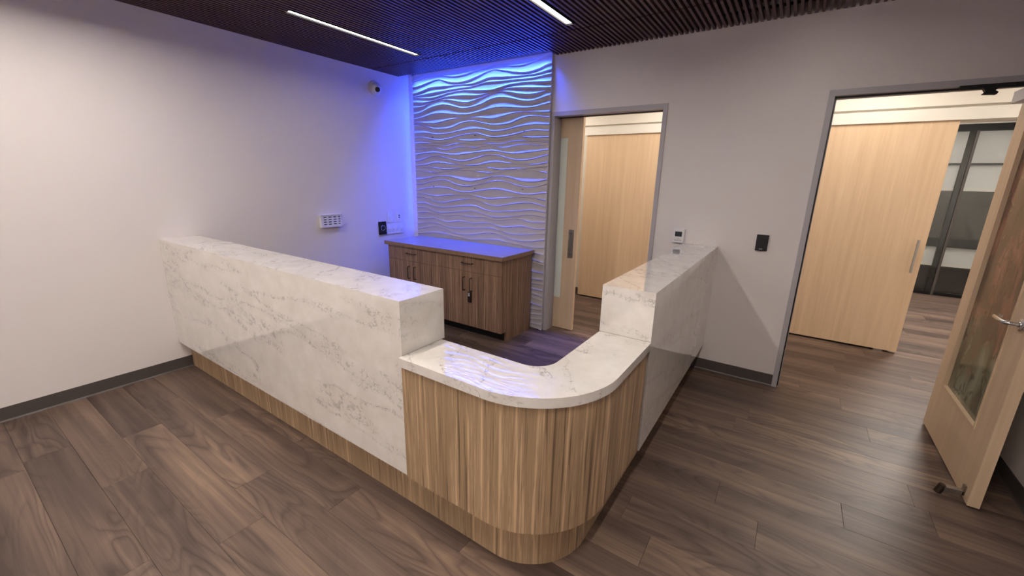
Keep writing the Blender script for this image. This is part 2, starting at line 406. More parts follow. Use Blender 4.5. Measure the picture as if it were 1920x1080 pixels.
# door frames
def frame(name, x0, x1, label):
    f = .034; P = .012
    bm = bmesh.new()
    prism(bm, [(x0-f, -P), (x0, -P), (x0, TH+P), (x0-f, TH+P), (x0-f, TH), (x0-.004, TH), (x0-.004, 0), (x0-f, 0)], 'z', 0, DH+f+.004)
    prism(bm, [(x1+f, -P), (x1, -P), (x1, TH+P), (x1+f, TH+P), (x1+f, TH), (x1+.004, TH), (x1+.004, 0), (x1+f, 0)][::-1], 'z', 0, DH+f+.004)
    prism(bm, [(-P, DH), (TH+P, DH), (TH+P, DH+f+.004), (TH, DH+f+.004), (TH, DH+.004), (0, DH+.004), (0, DH+f+.004), (-P, DH+f+.004)], 'x', x0, x1)
    o = finish(name, bm, M_FRAME, bevel=.0012); tag(o, label, 'door frame', kind='structure'); return o
fr1 = frame('trim_1', D1[0], D1[1], 'grey metal frame of the doorway beside the wave panel')
fr2 = frame('trim_2', D2[0], D2[1], 'grey metal frame of the doorway with the swung-open door')
boxes('door_stop', [((D2[0], .045, 0), (D2[0]+.014, .075, DH)), ((D2[1]-.014, .045, 0), (D2[1], .075, DH)), ((D2[0], .045, DH-.014), (D2[1], .075, DH))], M_FRAME, fr2, bevel=.001)
boxes('gasket', [((D2[0], .034, 0), (D2[0]+.010, .045, DH)), ((D2[0], .034, DH-.010), (D2[1], .045, DH))], M_BLACK, fr2)
boxes('gasket', [((D1[0], .085, DH-.008), (D1[1], .118, DH))], M_BLACK, fr1)
box('strike_plate', (D2[0], .010, .93), (D2[0]+.0015, .030, 1.03), M_CHROME, fr2, bevel=.0003)

# ================================================================ reception desk
YF = -2.578; XA = 2.682; T = .0205; ZT = 1.067; ZK = .232; HCN = .826; XO = 3.496; YE = -1.781; BT = .258
desk = empty('reception_desk', (2.4, -2.3, 0), 'L-shaped reception desk in white veined quartz and striped wood laminate', 'desk')
mitred('quartz_front', (0.001, YF, ZK), (1, 0, 0), (0, 0, 1), (0, -1, 0), XA-.001, ZT-ZK, T, (0, 1, 0, 1), M_QF, desk)
mitred('quartz_ledge', (0.001, YF, ZT), (1, 0, 0), (0, 1, 0), (0, 0, 1), XA-.001, BT+.002, T, (0, 1, 1, 0), M_QT, desk)
mitred('quartz_end', (XA, YF, HCN+.001), (0, 1, 0), (0, 0, 1), (1, 0, 0), BT+.002, ZT-HCN-.001, T, (1, 0, 0, 1), M_QR, desk)
mitred('quartz_side', (XO, YE, ZK), (0, 1, 0), (0, 0, 1), (1, 0, 0), -YE-.001, ZT-ZK, T, (1, 0, 0, 1), M_QR, desk)
mitred('quartz_ledge', (XO-BT, YE, ZT), (1, 0, 0), (0, 1, 0), (0, 0, 1), BT, -YE-.001, T, (0, 1, 1, 0), M_QT, desk)
mitred('quartz_end', (XO-BT, YE, HCN+.001), (1, 0, 0), (0, 0, 1), (0, -1, 0), BT, ZT-HCN-.001, T, (0, 1, 0, 1), M_QF, desk)
# cores behind the quartz
box('core_panel', (0.001, YF+T, ZK), (XA-T, YF+BT, ZT-T), M_DESK, desk, bevel=0)
box('core_panel', (XO-BT, YE+T, ZK), (XO-T, -.001, ZT-T), M_DESK, desk, bevel=0)
AC = (3.12, -2.218)
def arc(r, n=20):
    return [(AC[0]+r*math.sin(math.pi/2*i/n), AC[1]-r*math.cos(math.pi/2*i/n)) for i in range(n+1)]
def lpath(y, x, r, xa, yb, n=20, c=None):
    cx, cy = (x-r, y+r)
    return [(xa, y)]+[(cx+r*math.sin(math.pi/2*i/n), cy-r*math.cos(math.pi/2*i/n)) for i in range(n+1)]+[(x, yb)]
def ribbon(name, path, t, z0, z1, m, parent, u0=0):
    """upright curved sheet of thickness t to the left of path; UVs run by arc length"""
    bm = bmesh.new(); uv = bm.loops.layers.uv.verify()
    nrm = []
    for i in range(len(path)):
        a = Vector(path[max(i-1, 0)]); b = Vector(path[min(i+1, len(path)-1)]); d = (b-a).normalized(); nrm.append(Vector((-d.y, d.x)))
    s = [u0]
    for a, b in zip(path, path[1:]): s.append(s[-1]+(Vector(b)-Vector(a)).length)
    O = [(bm.verts.new((p[0], p[1], z0)), bm.verts.new((p[0], p[1], z1))) for p in path]
    I = [(bm.verts.new((p[0]+n.x*t, p[1]+n.y*t, z0)), bm.verts.new((p[0]+n.x*t, p[1]+n.y*t, z1))) for p, n in zip(path, nrm)]
    def q(vs, us):
        f = bm.faces.new(vs); f.smooth = True
        for l, u in zip(f.loops, us): l[uv].uv = u
    for i in range(len(path)-1):
        q((O[i][0], O[i+1][0], O[i+1][1], O[i][1]), ((s[i], z0), (s[i+1], z0), (s[i+1], z1), (s[i], z1)))
        q((I[i+1][0], I[i][0], I[i][1], I[i+1][1]), ((s[i+1], z0), (s[i], z0), (s[i], z1), (s[i+1], z1)))
        for k in (0, 1):
            f = bm.faces.new((O[i][k], I[i][k], I[i+1][k], O[i+1][k]) if k == 0 else (O[i][k], O[i+1][k], I[i+1][k], I[i][k]))
            for l in f.loops: l[uv].uv = (l.vert.co.x, l.vert.co.y)
    for e in (0, -1):
        f = bm.faces.new((O[e][0], O[e][1], I[e][1], I[e][0]))
        for l in f.loops: l[uv].uv = (l.vert.co.x+l.vert.co.y, l.vert.co.z)
    bmesh.ops.recalc_face_normals(bm, faces=bm.faces[:])
    bmesh.ops.translate(bm, verts=bm.verts[:], vec=-Vector(parent.location))
    me = bpy.data.meshes.new(name); bm.to_mesh(me); bm.free(); me.materials.append(m)
    for p in me.polygons: p.use_smooth = abs(p.normal.z) < .5 and p.area > 0
    try: me.set_sharp_from_angle(angle=math.radians(35))
    except Exception: pass
    return link(bpy.data.objects.new(name, me), parent)
ribbon('curved_front_panel', lpath(-2.585, 3.487, .367, XA+.001, YE-.001, 28), .018, ZK, HCN-.0405, M_DESK, desk)
ribbon('inner_panel', lpath(-2.350, 3.250, .115, XA-.02, YE+.02, 12), -.018, ZK, HCN-.0405, M_DESK, desk)
ribbon('toe_kick', lpath(-2.508, 3.410, .29, .001, -.017, 24), .018, .0, ZK, M_DESK, desk, u0=.37)
ribbon('inner_toe_kick', lpath(-2.375, 3.275, .10, .017, -.017, 10), -.018, .0, ZK, M_DESK, desk, u0=.37)
# underside boards
bm = bmesh.new()
poly = lpath(-2.568, 3.470, .35, XA, YE, 16)+lpath(-2.368, 3.268, .10, XA, YE, 10)[::-1]
prism(bm, poly, 'z', ZK, ZK+.018); finish('bottom_board', bm, M_DESK, desk)
# quartz counter with rounded corner
bm = bmesh.new()
poly = lpath(-2.598, 3.498, .378, XA+.0005, YE-.0005, 36)+lpath(-2.338, 3.240, .105, XA+.0005, YE-.0005, 18)[::-1]
prism(bm, poly, 'z', HCN-.040, HCN)
o = finish('counter_top', bm, M_QT, desk, bevel=.0015)

# ================================================================ low cabinet below the wave panel
cab = empty('base_cabinet', (1.0, -.33, 0), 'low striped wood base cabinet under the white wave wall panel', 'cabinet')
CX0, CX1 = .215, 1.795; FY = -.600
bm = bmesh.new()
side = [(-.070, 0), (-.070, .82), (FY+.019, .82), (FY+.019, .10), (-.520, .10), (-.520, 0)]
prism(bm, side, 'x', CX1-.019, CX1); finish('side_panel', bm, M_CAB, cab)
bm = bmesh.new(); prism(bm, side, 'x', CX0, CX0+.019); finish('side_panel', bm, M_CAB, cab)
boxes('carcass', [((CX0+.019, -.58, .10), (CX1-.019, -.07, .118)), ((CX0+.019, -.075, .10), (CX1-.019, -.07, .82)), ((.971, -.58, .118), (.989, -.075, .82)), ((CX0+.019, -.58, .80), (CX1-.019, -.50, .82))], M_CAB, cab)
box('toe_board', (CX0+.019, -.515, 0), (CX1-.019, -.500, .10), M_BLACK, cab, bevel=0)
box('countertop', (.190, -.628, .821), (1.815, -.068, .860), M_CTOP, cab, bevel=.0015, along='z')
box('countertop_edge', (.188, -.631, .8205), (1.818, -.628, .8595), maple('edge_band', (.20, .125, .075), (.27, .175, .11)), cab, bevel=.0006)
box('countertop_edge', (1.815, -.628, .8205), (1.818, -.068, .8595), bpy.data.materials['edge_band'], cab, bevel=.0006)
def pull(parent, c, vertical, L=.132):
    bm = bmesh.new(); c = Vector(c); d = Vector((0, 0, 1)) if vertical else Vector((1, 0, 0)); r = .005; out = .032
    pts = [c-d*L/2, c-d*L/2+Vector((0, -out+.008, 0)), c-d*(L/2-.003)+Vector((0, -out+.002, 0)), c-d*(L/2-.010)+Vector((0, -out, 0)),
           c+d*(L/2-.010)+Vector((0, -out, 0)), c+d*(L/2-.003)+Vector((0, -out+.002, 0)), c+d*L/2+Vector((0, -out+.008, 0)), c+d*L/2]
    tube(bm, pts, r, 10)
    off = Vector(cab.location); bmesh.ops.translate(bm, verts=bm.verts[:], vec=-off)
    me = bpy.data.meshes.new('handle'); bm.to_mesh(me); bm.free(); me.materials.append(M_BRONZE)
    for p in me.polygons: p.use_smooth = True
    return link(bpy.data.objects.new('handle', me), parent)
g = .0015
for xa, xb in ((CX0, .980), (.980, CX1)):
    d = box('drawer', (xa+g, FY, .665+g), (xb-g, FY+.018, .815), M_CAB, cab, bevel=.0008); xm = (xa+xb)/2
    pull(d, (xm-.005, FY, .752), False)
    for a, b, hx in ((xa, xm, xm-.047), (xm, xb, xm+.043)):
        dd = box('door', (a+g, FY, .100), (b-g, FY+.018, .665-g), M_CAB, cab, bevel=.0008)
        pull(dd, (hx, FY, .540), True)
# combination cam lock on the right hand pair
lk = box('combination_lock', (1.396, FY-.022, .358), (1.430, FY, .462), M_BRONZE, cab, bevel=.003, seg=2)
b = box('dial_window', (1.402, FY-.024, .420), (1.424, FY-.0215, .455), M_GREYP, lk, bevel=0, )
b.data.transform(Matrix.Translation(-Vector(cab.location))) if False else None

# ================================================================ wave wall panel
WX = [.11+.0605*i for i in range(31)]
WAVES = [[v/1000 for v in r] for r in [[2610,2612,2618,2624,2628,2629,2628,2624,2616,2606,2598,2593,2593,2596,2603,2611,2617,2622,2628,2634,2634,2626,2615,2607,2602,2602,2610,2619,2629,2637,2640],[2544,2545,2550,2559,2570,2579,2587,2587,2570,2554,2540,2533,2530,2533,2541,2552,2565,2580,2592,2600,2594,2582,2570,2556,2546,2538,2536,2542,2552,2570,2579],[2477,2480,2489,2499,2512,2519,2518,2515,2513,2511,2510,2509,2507,2504,2501,2502,2511,2521,2533,2533,2529,2523,2520,2517,2514,2512,2511,2511,2515,2524,2529],[2449,2450,2452,2455,2457,2460,2463,2465,2467,2469,2471,2472,2473,2473,2474,2478,2485,2492,2495,2493,2490,2488,2487,2486,2484,2481,2480,2481,2486,2490,2492],[2431,2430,2425,2420,2415,2412,2415,2423,2431,2440,2445,2449,2449,2447,2441,2435,2429,2423,2419,2419,2427,2436,2446,2450,2451,2451,2449,2445,2440,2434,2432],[2386,2384,2378,2374,2375,2380,2387,2393,2402,2406,2406,2404,2401,2397,2391,2386,2384,2388,2396,2403,2409,2414,2417,2416,2412,2407,2402,2396,2390,2383,2379],[2330,2329,2330,2338,2356,2369,2377,2383,2381,2374,2363,2349,2338,2330,2329,2339,2352,2365,2378,2389,2397,2394,2385,2372,2359,2349,2342,2341,2347,2358,2366],[2262,2263,2270,2285,2303,2317,2326,2330,2331,2321,2308,2292,2279,2274,2275,2281,2291,2304,2323,2337,2343,2341,2332,2319,2303,2290,2282,2283,2292,2305,2315],[2205,2209,2216,2223,2233,2242,2247,2246,2241,2234,2226,2219,2214,2210,2210,2216,2224,2233,2242,2249,2252,2249,2244,2238,2232,2226,2224,2224,2230,2239,2245],[2172,2170,2165,2159,2153,2148,2146,2153,2161,2169,2175,2179,2180,2179,2178,2175,2170,2162,2153,2148,2155,2164,2175,2184,2189,2190,2189,2185,2179,2173,2170],[2137,2136,2131,2123,2109,2094,2086,2082,2081,2082,2091,2109,2126,2136,2140,2137,2125,2112,2099,2090,2086,2086,2089,2099,2119,2135,2144,2146,2141,2131,2125],[2049,2050,2051,2051,2045,2036,2030,2029,2030,2032,2037,2044,2051,2056,2061,2062,2060,2054,2040,2029,2027,2030,2037,2046,2054,2061,2066,2068,2066,2062,2059],[2004,2005,2004,1997,1985,1975,1968,1966,1968,1974,1984,1995,2004,2011,2015,2016,2012,1997,1981,1972,1969,1971,1976,1983,1992,2001,2011,2016,2014,2008,2005],[1941,1941,1941,1940,1939,1937,1934,1932,1935,1946,1955,1959,1956,1948,1943,1943,1945,1947,1946,1943,1939,1940,1950,1959,1964,1962,1955,1949,1947,1948,1948],[1908,1908,1910,1911,1911,1911,1908,1902,1898,1901,1913,1921,1921,1918,1913,1909,1908,1910,1909,1906,1903,1904,1912,1921,1924,1925,1922,1915,1911,1907,1905],[1878,1877,1875,1876,1884,1888,1881,1869,1861,1862,1872,1883,1888,1887,1880,1874,1877,1884,1889,1887,1876,1866,1865,1874,1884,1888,1887,1883,1877,1879,1884],[1811,1815,1823,1829,1831,1832,1831,1826,1818,1810,1805,1803,1806,1812,1817,1823,1828,1833,1836,1837,1832,1824,1814,1807,1805,1808,1813,1818,1824,1830,1834],[1741,1745,1754,1769,1784,1792,1793,1788,1777,1766,1752,1743,1738,1739,1747,1759,1772,1787,1796,1798,1793,1781,1767,1753,1744,1740,1742,1749,1760,1775,1785],[1691,1692,1695,1699,1708,1718,1722,1720,1715,1710,1705,1699,1696,1693,1691,1692,1697,1707,1716,1724,1726,1722,1716,1711,1706,1701,1699,1698,1699,1708,1718],[1663,1664,1666,1667,1667,1665,1659,1653,1650,1651,1655,1659,1662,1666,1669,1670,1672,1672,1669,1662,1653,1649,1652,1657,1660,1662,1665,1668,1671,1677,1680],[1630,1629,1626,1623,1616,1611,1613,1620,1626,1631,1636,1639,1640,1640,1637,1632,1626,1621,1616,1616,1623,1630,1637,1642,1645,1645,1644,1642,1638,1629,1621],[1526,1529,1535,1543,1553,1563,1571,1575,1576,1573,1564,1551,1536,1527,1525,1530,1540,1552,1566,1576,1581,1582,1578,1569,1552,1539,1534,1533,1537,1546,1558],[1473,1476,1483,1492,1504,1516,1525,1529,1528,1518,1498,1483,1474,1471,1475,1482,1493,1506,1518,1529,1536,1536,1531,1519,1500,1489,1482,1482,1488,1501,1516],[1403,1408,1421,1431,1436,1441,1444,1445,1443,1438,1425,1413,1408,1407,1409,1416,1425,1433,1441,1447,1448,1445,1437,1428,1419,1412,1409,1411,1417,1426,1431],[1369,1368,1364,1359,1352,1346,1346,1352,1359,1364,1369,1372,1375,1377,1376,1369,1361,1353,1345,1345,1352,1359,1366,1371,1376,1379,1380,1379,1373,1365,1360],[1324,1324,1321,1315,1300,1285,1276,1273,1278,1290,1301,1312,1322,1330,1335,1331,1318,1304,1290,1279,1277,1283,1293,1304,1313,1321,1327,1328,1322,1309,1295],[1250,1252,1256,1252,1239,1227,1222,1221,1224,1230,1237,1243,1250,1256,1259,1259,1251,1233,1222,1216,1216,1220,1226,1230,1235,1241,1249,1256,1256,1249,1244],[1201,1203,1205,1199,1182,1169,1160,1158,1163,1169,1176,1184,1192,1199,1204,1205,1196,1184,1170,1159,1157,1161,1168,1176,1184,1193,1202,1206,1207,1202,1193],[1135,1138,1144,1147,1144,1137,1132,1127,1125,1131,1142,1148,1146,1141,1139,1141,1143,1143,1136,1127,1124,1127,1136,1148,1157,1156,1149,1137,1137,1141,1145],[1066,1067,1069,1075,1084,1088,1077,1065,1055,1058,1068,1077,1080,1080,1073,1069,1074,1083,1088,1085,1072,1060,1060,1065,1074,1084,1083,1078,1070,1071,1078],[1001,1005,1014,1023,1028,1028,1025,1014,1000,994,993,995,999,1005,1011,1017,1023,1030,1035,1035,1025,1014,1002,995,994,996,1002,1011,1018,1025,1030],[936,943,958,970,980,988,989,982,970,955,940,933,931,934,940,949,960,973,982,986,983,969,955,944,935,932,934,939,947,958,969],[881,884,892,902,911,915,917,916,914,909,900,893,888,884,883,886,893,900,906,912,915,912,906,899,894,888,883,879,881,886,890]]]
low = [.821, .744, .715, .625, .551, .501, .442, .387, .340, .276, .224, .168, .118, .060, .012]
for k, z in enumerate(low):
    ph = k*.9; amp = .018 if k not in (4, 5, 6) else .012
    WAVES.append([z+(amp*math.sin(X*7.9+ph)-amp*math.sin(1.86*7.9+ph))+(.10*(1.86-X) if k in (3, 4, 5, 6, 7) else 0)*.6 for X in WX])
WAVES.insert(0, [H+.010]*31); WAVES.insert(0, [H+.06]*31)
def wav(ln, X):
    u = (X-WX[0])/.0605; i = min(max(int(u), 0), 29); t = u-i
    p = [ln[min(max(i+k, 0), 30)] for k in (-1, 0, 1, 2)]
    return .5*((2*p[1])+(-p[0]+p[2])*t+(2*p[0]-5*p[1]+4*p[2]-p[3])*t*t+(-p[0]+3*p[1]-3*p[2]+p[3])*t**3)
bm = bmesh.new(); NX = 170; PX0, PX1 = .110, 1.925; YP = -.040
prof = [(0, 0), (.15, .0), (.34, .03), (.50, .09), (.63, .19), (.75, .36), (.85, .60), (.93, .86), (.975, 1.0)]   # slow swell outwards, then a short undercut lip
cols = []
for i in range(NX+1):
    X = PX0+(PX1-PX0)*i/NX; zs = [wav(l, X) for l in WAVES]
    for k in range(1, len(zs)): zs[k] = min(zs[k], zs[k-1]-.0035)
    col = [(max(zs[0], 0), YP)]
    for k in range(len(zs)-1):
        top, bot = zs[k], zs[k+1]; gp = top-bot
        # crest height follows the local gap so merging ridges flatten out
        A = .0130*min(1, (gp/.055))**.8
        lip = min(.006, gp*.25)
        for u, h in prof:
            zz = top-lip*.9*(1 if k else 0)-(gp-lip*.9)*u
            if u == 0: h = 0
            col.append((zz, YP-A*h))
        if k == len(zs)-2: col.append((bot, YP))
    cols.append([bm.verts.new((X, y, max(z, .0))) for z, y in col])
nr = len(cols[0])
for a, b in zip(cols, cols[1:]):
    for j in range(nr-1): bm.faces.new((a[j], a[j+1], b[j+1], b[j]))
# backing edge so the sheet has thickness
for cidx in (0, -1):
    c = cols[cidx]; x = c[0].co.x
    e = [bm.verts.new((x, -.018, v.co.z)) for v in c]
    for j in range(nr-1): bm.faces.new((c[j], c[j+1], e[j+1], e[j]))
me = bpy.data.meshes.new('wave_wall_panel'); bmesh.ops.remove_doubles(bm, verts=bm.verts[:], dist=.00001); bmesh.ops.recalc_face_normals(bm, faces=bm.faces[:]); bm.to_mesh(me); bm.free(); me.materials.append(M_WAVE)
for p in me.polygons: p.use_smooth = True
try: me.set_sharp_from_angle(angle=math.radians(50))
except Exception: pass
wp = link(bpy.data.objects.new('wave_wall_panel', me))
tag(wp, 'white sculpted wall panel with rippling horizontal waves above the cabinet', 'wall panel')
box('backing_board', (PX0+.02, -.018, 0), (PX1-.001, -.001, H+.05), M_VOID if False else M_WAVE, wp, bevel=0)
for x, z in ((.415, 1.998), (1.033, 1.995), (1.650, 2.011), (.41, 1.453), (1.028, 1.451), (1.648, 1.458)):
    bm = bmesh.new(); cyl(bm, (x, -.058, z), (x, -.045, z), .0045, 12); finish('screw_hole', bm, M_BLACK, wp)

# ================================================================ lights that belong to the place
def linear(x, y1, label, group='recessed linear ceiling lights'):
    t = empty('linear_light', (x, y1-FLN/2, H), label, 'ceiling light', group)
    boxes('housing', [((x-.034, y1-FLN, H+.001), (x-.027, y1, H+.055)), ((x+.027, y1-FLN, H+.001), (x+.034, y1, H+.055)), ((x-.034, y1-FLN-.004, H+.001), (x+.034, y1-FLN, H+.055)),
        ((x-.034, y1, H+.001), (x+.034, y1+.004, H+.055)), ((x-.034, y1-FLN, H+.05), (x+.034, y1, H+.055))], M_VOID, t)
    box('diffuser', (x-.0265, y1-FLN+.001, H+.012), (x+.0265, y1-.001, H+.020), M_LAMP if y1 > -1 else M_LAMPR, t, bevel=0)
for x, y in FIX:
    lab = {(.82, -.625): 'glowing white linear ceiling light nearest the left wall', (2.388, -.625): 'glowing white linear ceiling light at the top centre, cut by the frame'}.get((x, y))
    rowtxt = {-.625: 'in the row nearest the back wall', -2.62: 'above the front of the desk', -4.9: 'in the row behind the viewer'}[y]
    coltxt = {.82: 'by the left wall', 2.388: 'in the middle of the ceiling', 3.956: 'by the right doorway side'}[x]
    linear(x, y, lab or 'linear ceiling light '+coltxt+', '+rowtxt)
st = empty('led_strip', (1.0, -.08, H), 'blue LED strip in the ceiling slot above the wave panel', 'led strip')
box('channel', (.005, -.138, H+.030), (1.93, -.106, H+.036), M_VOID, st, bevel=0)
box('emitter', (.13, -.134, H+.026), (1.925, -.110, H+.030), M_BLUE, st, bevel=0)
la = bpy.data.lights.new('blue_grazer', 'AREA'); la.shape = 'RECTANGLE'; la.size = 1.75; la.size_y = .02; la.energy = GRAZE_W; la.color = (.025, .078, 1); la.spread = math.radians(95)
lo = bpy.data.objects.new('blue_grazer', la); lo.location = (.03, -.028, .024); link(lo, st)
sg = empty('led_strip', (.055, -.01, 1.8), 'blue LED strip standing in the corner gap left of the wave panel', 'led strip')
box('channel', (.125, -.017, .90), (.1295, -.001, H+.02), M_WHITEP, sg, bevel=0)
box('emitter', (.120, -.016, .92), (.125, -.003, H+.02), M_BLUEG, sg, bevel=0)
for x in (1.2, 2.8, 4.4, 6.0):
    cl = empty('corridor_light', (x, .85, HC), {1.2: 'flat corridor ceiling light behind the wave panel wall', 2.8: 'flat corridor ceiling light behind the narrower doorway', 4.4: 'flat corridor ceiling light behind the right doorway', 6.0: 'flat corridor ceiling light past the open swing door'}[x], 'ceiling light', 'corridor ceiling lights')
    boxes('frame', [((x-.32, .53, HC-.012), (x-.30, 1.17, HC)), ((x+.30, .53, HC-.012), (x+.32, 1.17, HC)), ((x-.30, .53, HC-.012), (x+.30, .55, HC)), ((x-.30, 1.15, HC-.012), (x+.30, 1.17, HC))], M_TRIMW, cl)
    box('diffuser', (x-.30, .55, HC-.008), (x+.30, 1.15, HC-.002), M_HALLL, cl, bevel=0)
cl = empty('room_light', (5.6, 3.0, HC), 'flat ceiling panel light in the far room', 'ceiling light')
box('diffuser', (5.3, 2.7, HC-.008), (5.9, 3.3, HC-.002), M_FARL, cl, bevel=0)
box('frame', (5.28, 2.68, HC-.006), (5.92, 3.32, HC-.001), M_TRIMW, cl, bevel=0)

# ================================================================ doors
# sliding leaf behind the first doorway
d1 = empty('door_1', (1.7, .145, 0), 'slid-back wood door with narrow frosted lite in the doorway beside the wave panel', 'door', kind='structure')
LX0, LX1, LY0, LY1, LT = 1.10, 2.188, .134, .176, 2.22
bx0, bx1, bz0, bz1 = 1.90, 2.036, .346, 1.955
boxes('leaf', [((LX0, LY0, .010), (bx0, LY1, LT)), ((bx1, LY0, .010), (LX1, LY1, LT)), ((bx0, LY0, .010), (bx1, LY1, bz0)), ((bx0, LY0, bz1), (bx1, LY1, LT))], M_MAPLE2, d1)
box('edge_band', (LX1, LY0, .010), (LX1+.002, LY1, LT), M_MAPLE, d1, bevel=0)
box('lite', (bx0, LY0+.012, bz0), (bx1, LY1-.012, bz1), M_LITE, d1, bevel=0)
hp = box('pull_plate', (2.100, LY0-.003, .785), (2.155, LY0, 1.075), M_DULL, d1, bevel=.001)
bm = bmesh.new()
for z in (.835, 1.038): cyl(bm, (2.134, LY0-.002, z), (2.134, LY0-.034, z), .007, 12)
cyl(bm, (2.118, LY0-.030, .79), (2.118, LY0-.030, 1.07), .006, 12); finish('pull_bar', bm, M_CHROME, d1, smooth=True)
# swing door, standing open 90 degrees into the room
d2 = empty('door_2', (4.9425, -.46, 0), 'swung-open wood door with tall patterned glass lite and steel lever', 'door', kind='structure')
SX0, SX1, SY0, SY1 = 4.915, 4.960, -.922, -.006
ly0, ly1, lz0, lz1 = -.735, -.150, .345, 1.98
box('hinge_stile', (SX0, ly1, .012), (SX1, SY1, 2.125), M_MAPLE2, d2, bevel=.001)
box('lock_stile', (SX0, SY0, .012), (SX1, ly0, 2.125), M_MAPLE2, d2, bevel=.001)
box('bottom_rail', (SX0, ly0, .012), (SX1, ly1, lz0), M_MAPLE2, d2, bevel=.0004)
box('top_rail', (SX0, ly0, lz1), (SX1, ly1, 2.125), M_MAPLE2, d2, bevel=.0004)
box('glass_lite', (SX0+.017, ly0+.002, lz0+.002), (SX1-.017, ly1-.002, lz1-.002), M_FILM, d2, bevel=0)
bw = .012
boxes('glazing_bead', [((SX0-.004, ly0, lz0), (SX0+.017, ly0+bw, lz1)), ((SX0-.004, ly1-bw, lz0), (SX0+.017, ly1, lz1)), ((SX0-.004, ly0+bw, lz0), (SX0+.017, ly1-bw, lz0+bw)), ((SX0-.004, ly0+bw, lz1-bw), (SX0+.017, ly1-bw, lz1)),
    ((SX1-.017, ly0, lz0), (SX1+.004, ly0+bw, lz1)), ((SX1-.017, ly1-bw, lz0), (SX1+.004, ly1, lz1)), ((SX1-.017, ly0+bw, lz0), (SX1+.004, ly1-bw, lz0+bw)), ((SX1-.017, ly0+bw, lz1-bw), (SX1+.004, ly1-bw, lz1))], M_MAPLE2, d2, bevel=.001)
LZ = .955; LYc = -.850
for sx, dx in ((SX0, -1), (SX1, 1)):
    bm = bmesh.new(); lathe(bm, [(0, 0), (.030, 0), (.032, .003), (.031, .009), (.027, .012), (.014, .013), (.012, .016)], (sx, LYc, LZ), (dx, 0, 0)); finish('lever_rose', bm, M_CHROME, d2, smooth=True)
    bm = bmesh.new(); X = sx+dx*.060
    tube(bm, [(sx+dx*.010, LYc, LZ), (sx+dx*.042, LYc, LZ), (sx+dx*.054, LYc+.004, LZ), (X, LYc+.016, LZ), (X, LYc+.06, LZ), (X, LYc+.120, LZ), (X-dx*.004, LYc+.133, LZ), (X-dx*.028, LYc+.138, LZ)], .0095, 14)
    finish('lever_handle', bm, M_CHROME, d2, smooth=True)
box('latch_plate', (SX0+.010, SY0-.001, LZ-.06), (SX1-.010, SY0, LZ+.06), M_CHROME, d2, bevel=.0003)
# kick-down holder at the foot of the door
bm = bmesh.new()
prism(bm, [(-.868, .085), (-.868, .030), (-.845, .030), (-.845, .085)], 'x', SX0-.010, SX0)
prism(bm, [(SX0-.004, .052), (SX0-.040, .050), (SX0-.074, .046), (SX0-.074, .016), (SX0-.040, .024), (SX0-.004, .030)], 'y', -.868, -.838)
finish('kick_down_holder', bm, M_DULL, d2, bevel=.001)
bm = bmesh.new(); cyl(bm, (SX0-.092, -.853, .001), (SX0-.080, -.853, .050), .017, 16, .015); finish('rubber_foot', bm, M_BRONZE, d2, smooth=False)
# hinges
for z in (.25, 1.05, 1.88):
    bm = bmesh.new(); cyl(bm, (4.966, -.008, z-.055), (4.966, -.008, z+.055), .0065, 12); finish('hinge', bm, M_CHROME, d2)
# closer body and arm
box('closer_body', (SX0-.062, -.330, 2.015), (SX0, -.080, 2.075), M_WHITEP, d2, bevel=.012, seg=3)
bm = bmesh.new()
addbox(bm, (4.640, -.045, 2.108), (4.905, -.022, 2.118))
prism(bm, [(4.700, 2.118), (4.735, 2.112), (4.748, 2.090), (4.738, 2.078), (4.795, 2.074), (4.800, 2.086), (4.786, 2.096), (4.800, 2.110), (4.86, 2.118)], 'y', -.050, -.015)
cyl(bm, (4.765, -.033, 2.112), (4.765, -.033, 2.126), .012, 14)
addbox(bm, (4.64, -.044, 2.118), (4.90, -.013, DH+.0))
finish('closer_arm', bm, M_BLACKM, d2, bevel=.0015)

# far sliding doors in the corridor with their fascia
def slider(name, x0, x1, label, hx=None, guide=None):
    d = empty(name, ((x0+x1)/2, 1.50, 0), label, 'door', kind='structure')
    box('leaf', (x0+.002, 1.480, .018), (x1-.002, 1.522, 2.14), M_MAPLE, d, bevel=.0008)
    boxes('edge_band', [((x0, 1.481, .018), (x0+.002, 1.521, 2.14)), ((x1-.002, 1.481, .018), (x1, 1.521, 2.14))], M_MAPLE, d)
    if hx:
        bm = bmesh.new(); cyl(bm, (hx, 1.438, .80), (hx, 1.438, 1.10), .0095, 14)
        for z in (.85, 1.05): cyl(bm, (hx, 1.438, z), (hx, 1.481, z), .006, 10)
        finish('pull_handle', bm, M_BRUSH, d, smooth=True)
    if guide: box('floor_guide', (guide-.035, 1.475, 0), (guide+.035, 1.527, .016), M_CHROME, d, bevel=.001)
slider('door_3', 1.625, 2.86, 'plain pale maple sliding door seen through the doorway beside the wave panel')
slider('door_4', 3.75, 4.985, 'pale maple sliding door with steel bar pull in the right doorway', 4.925, 4.85)
for nm, a, b, lab in (('trim_3', 1.565, 4.0-.9, 'white track fascia above the far sliding door on the left'), ('trim_4', 3.55, 6.35, 'white track fascia above the far sliding door on the right')):
    boxes(nm, [((a, 1.462, 2.108), (b, 1.474, 2.205)), ((a, 1.474, 2.150), (b, FAR0, 2.205))], M_TRIMW, bevel=.0008)
    tag(bpy.data.objects[nm], lab, 'trim', kind='structure')
tag(boxes('trim_5', [((0, 1.500, 2.230), (7.5, FAR0, HC))], M_HALL), 'white bulkhead above the door tracks in the corridor', 'trim', kind='structure')
cove('baseboard_corridor', [('x', FAR0, -1, .0, 4.95)], 'dark cove base of the corridor wall')

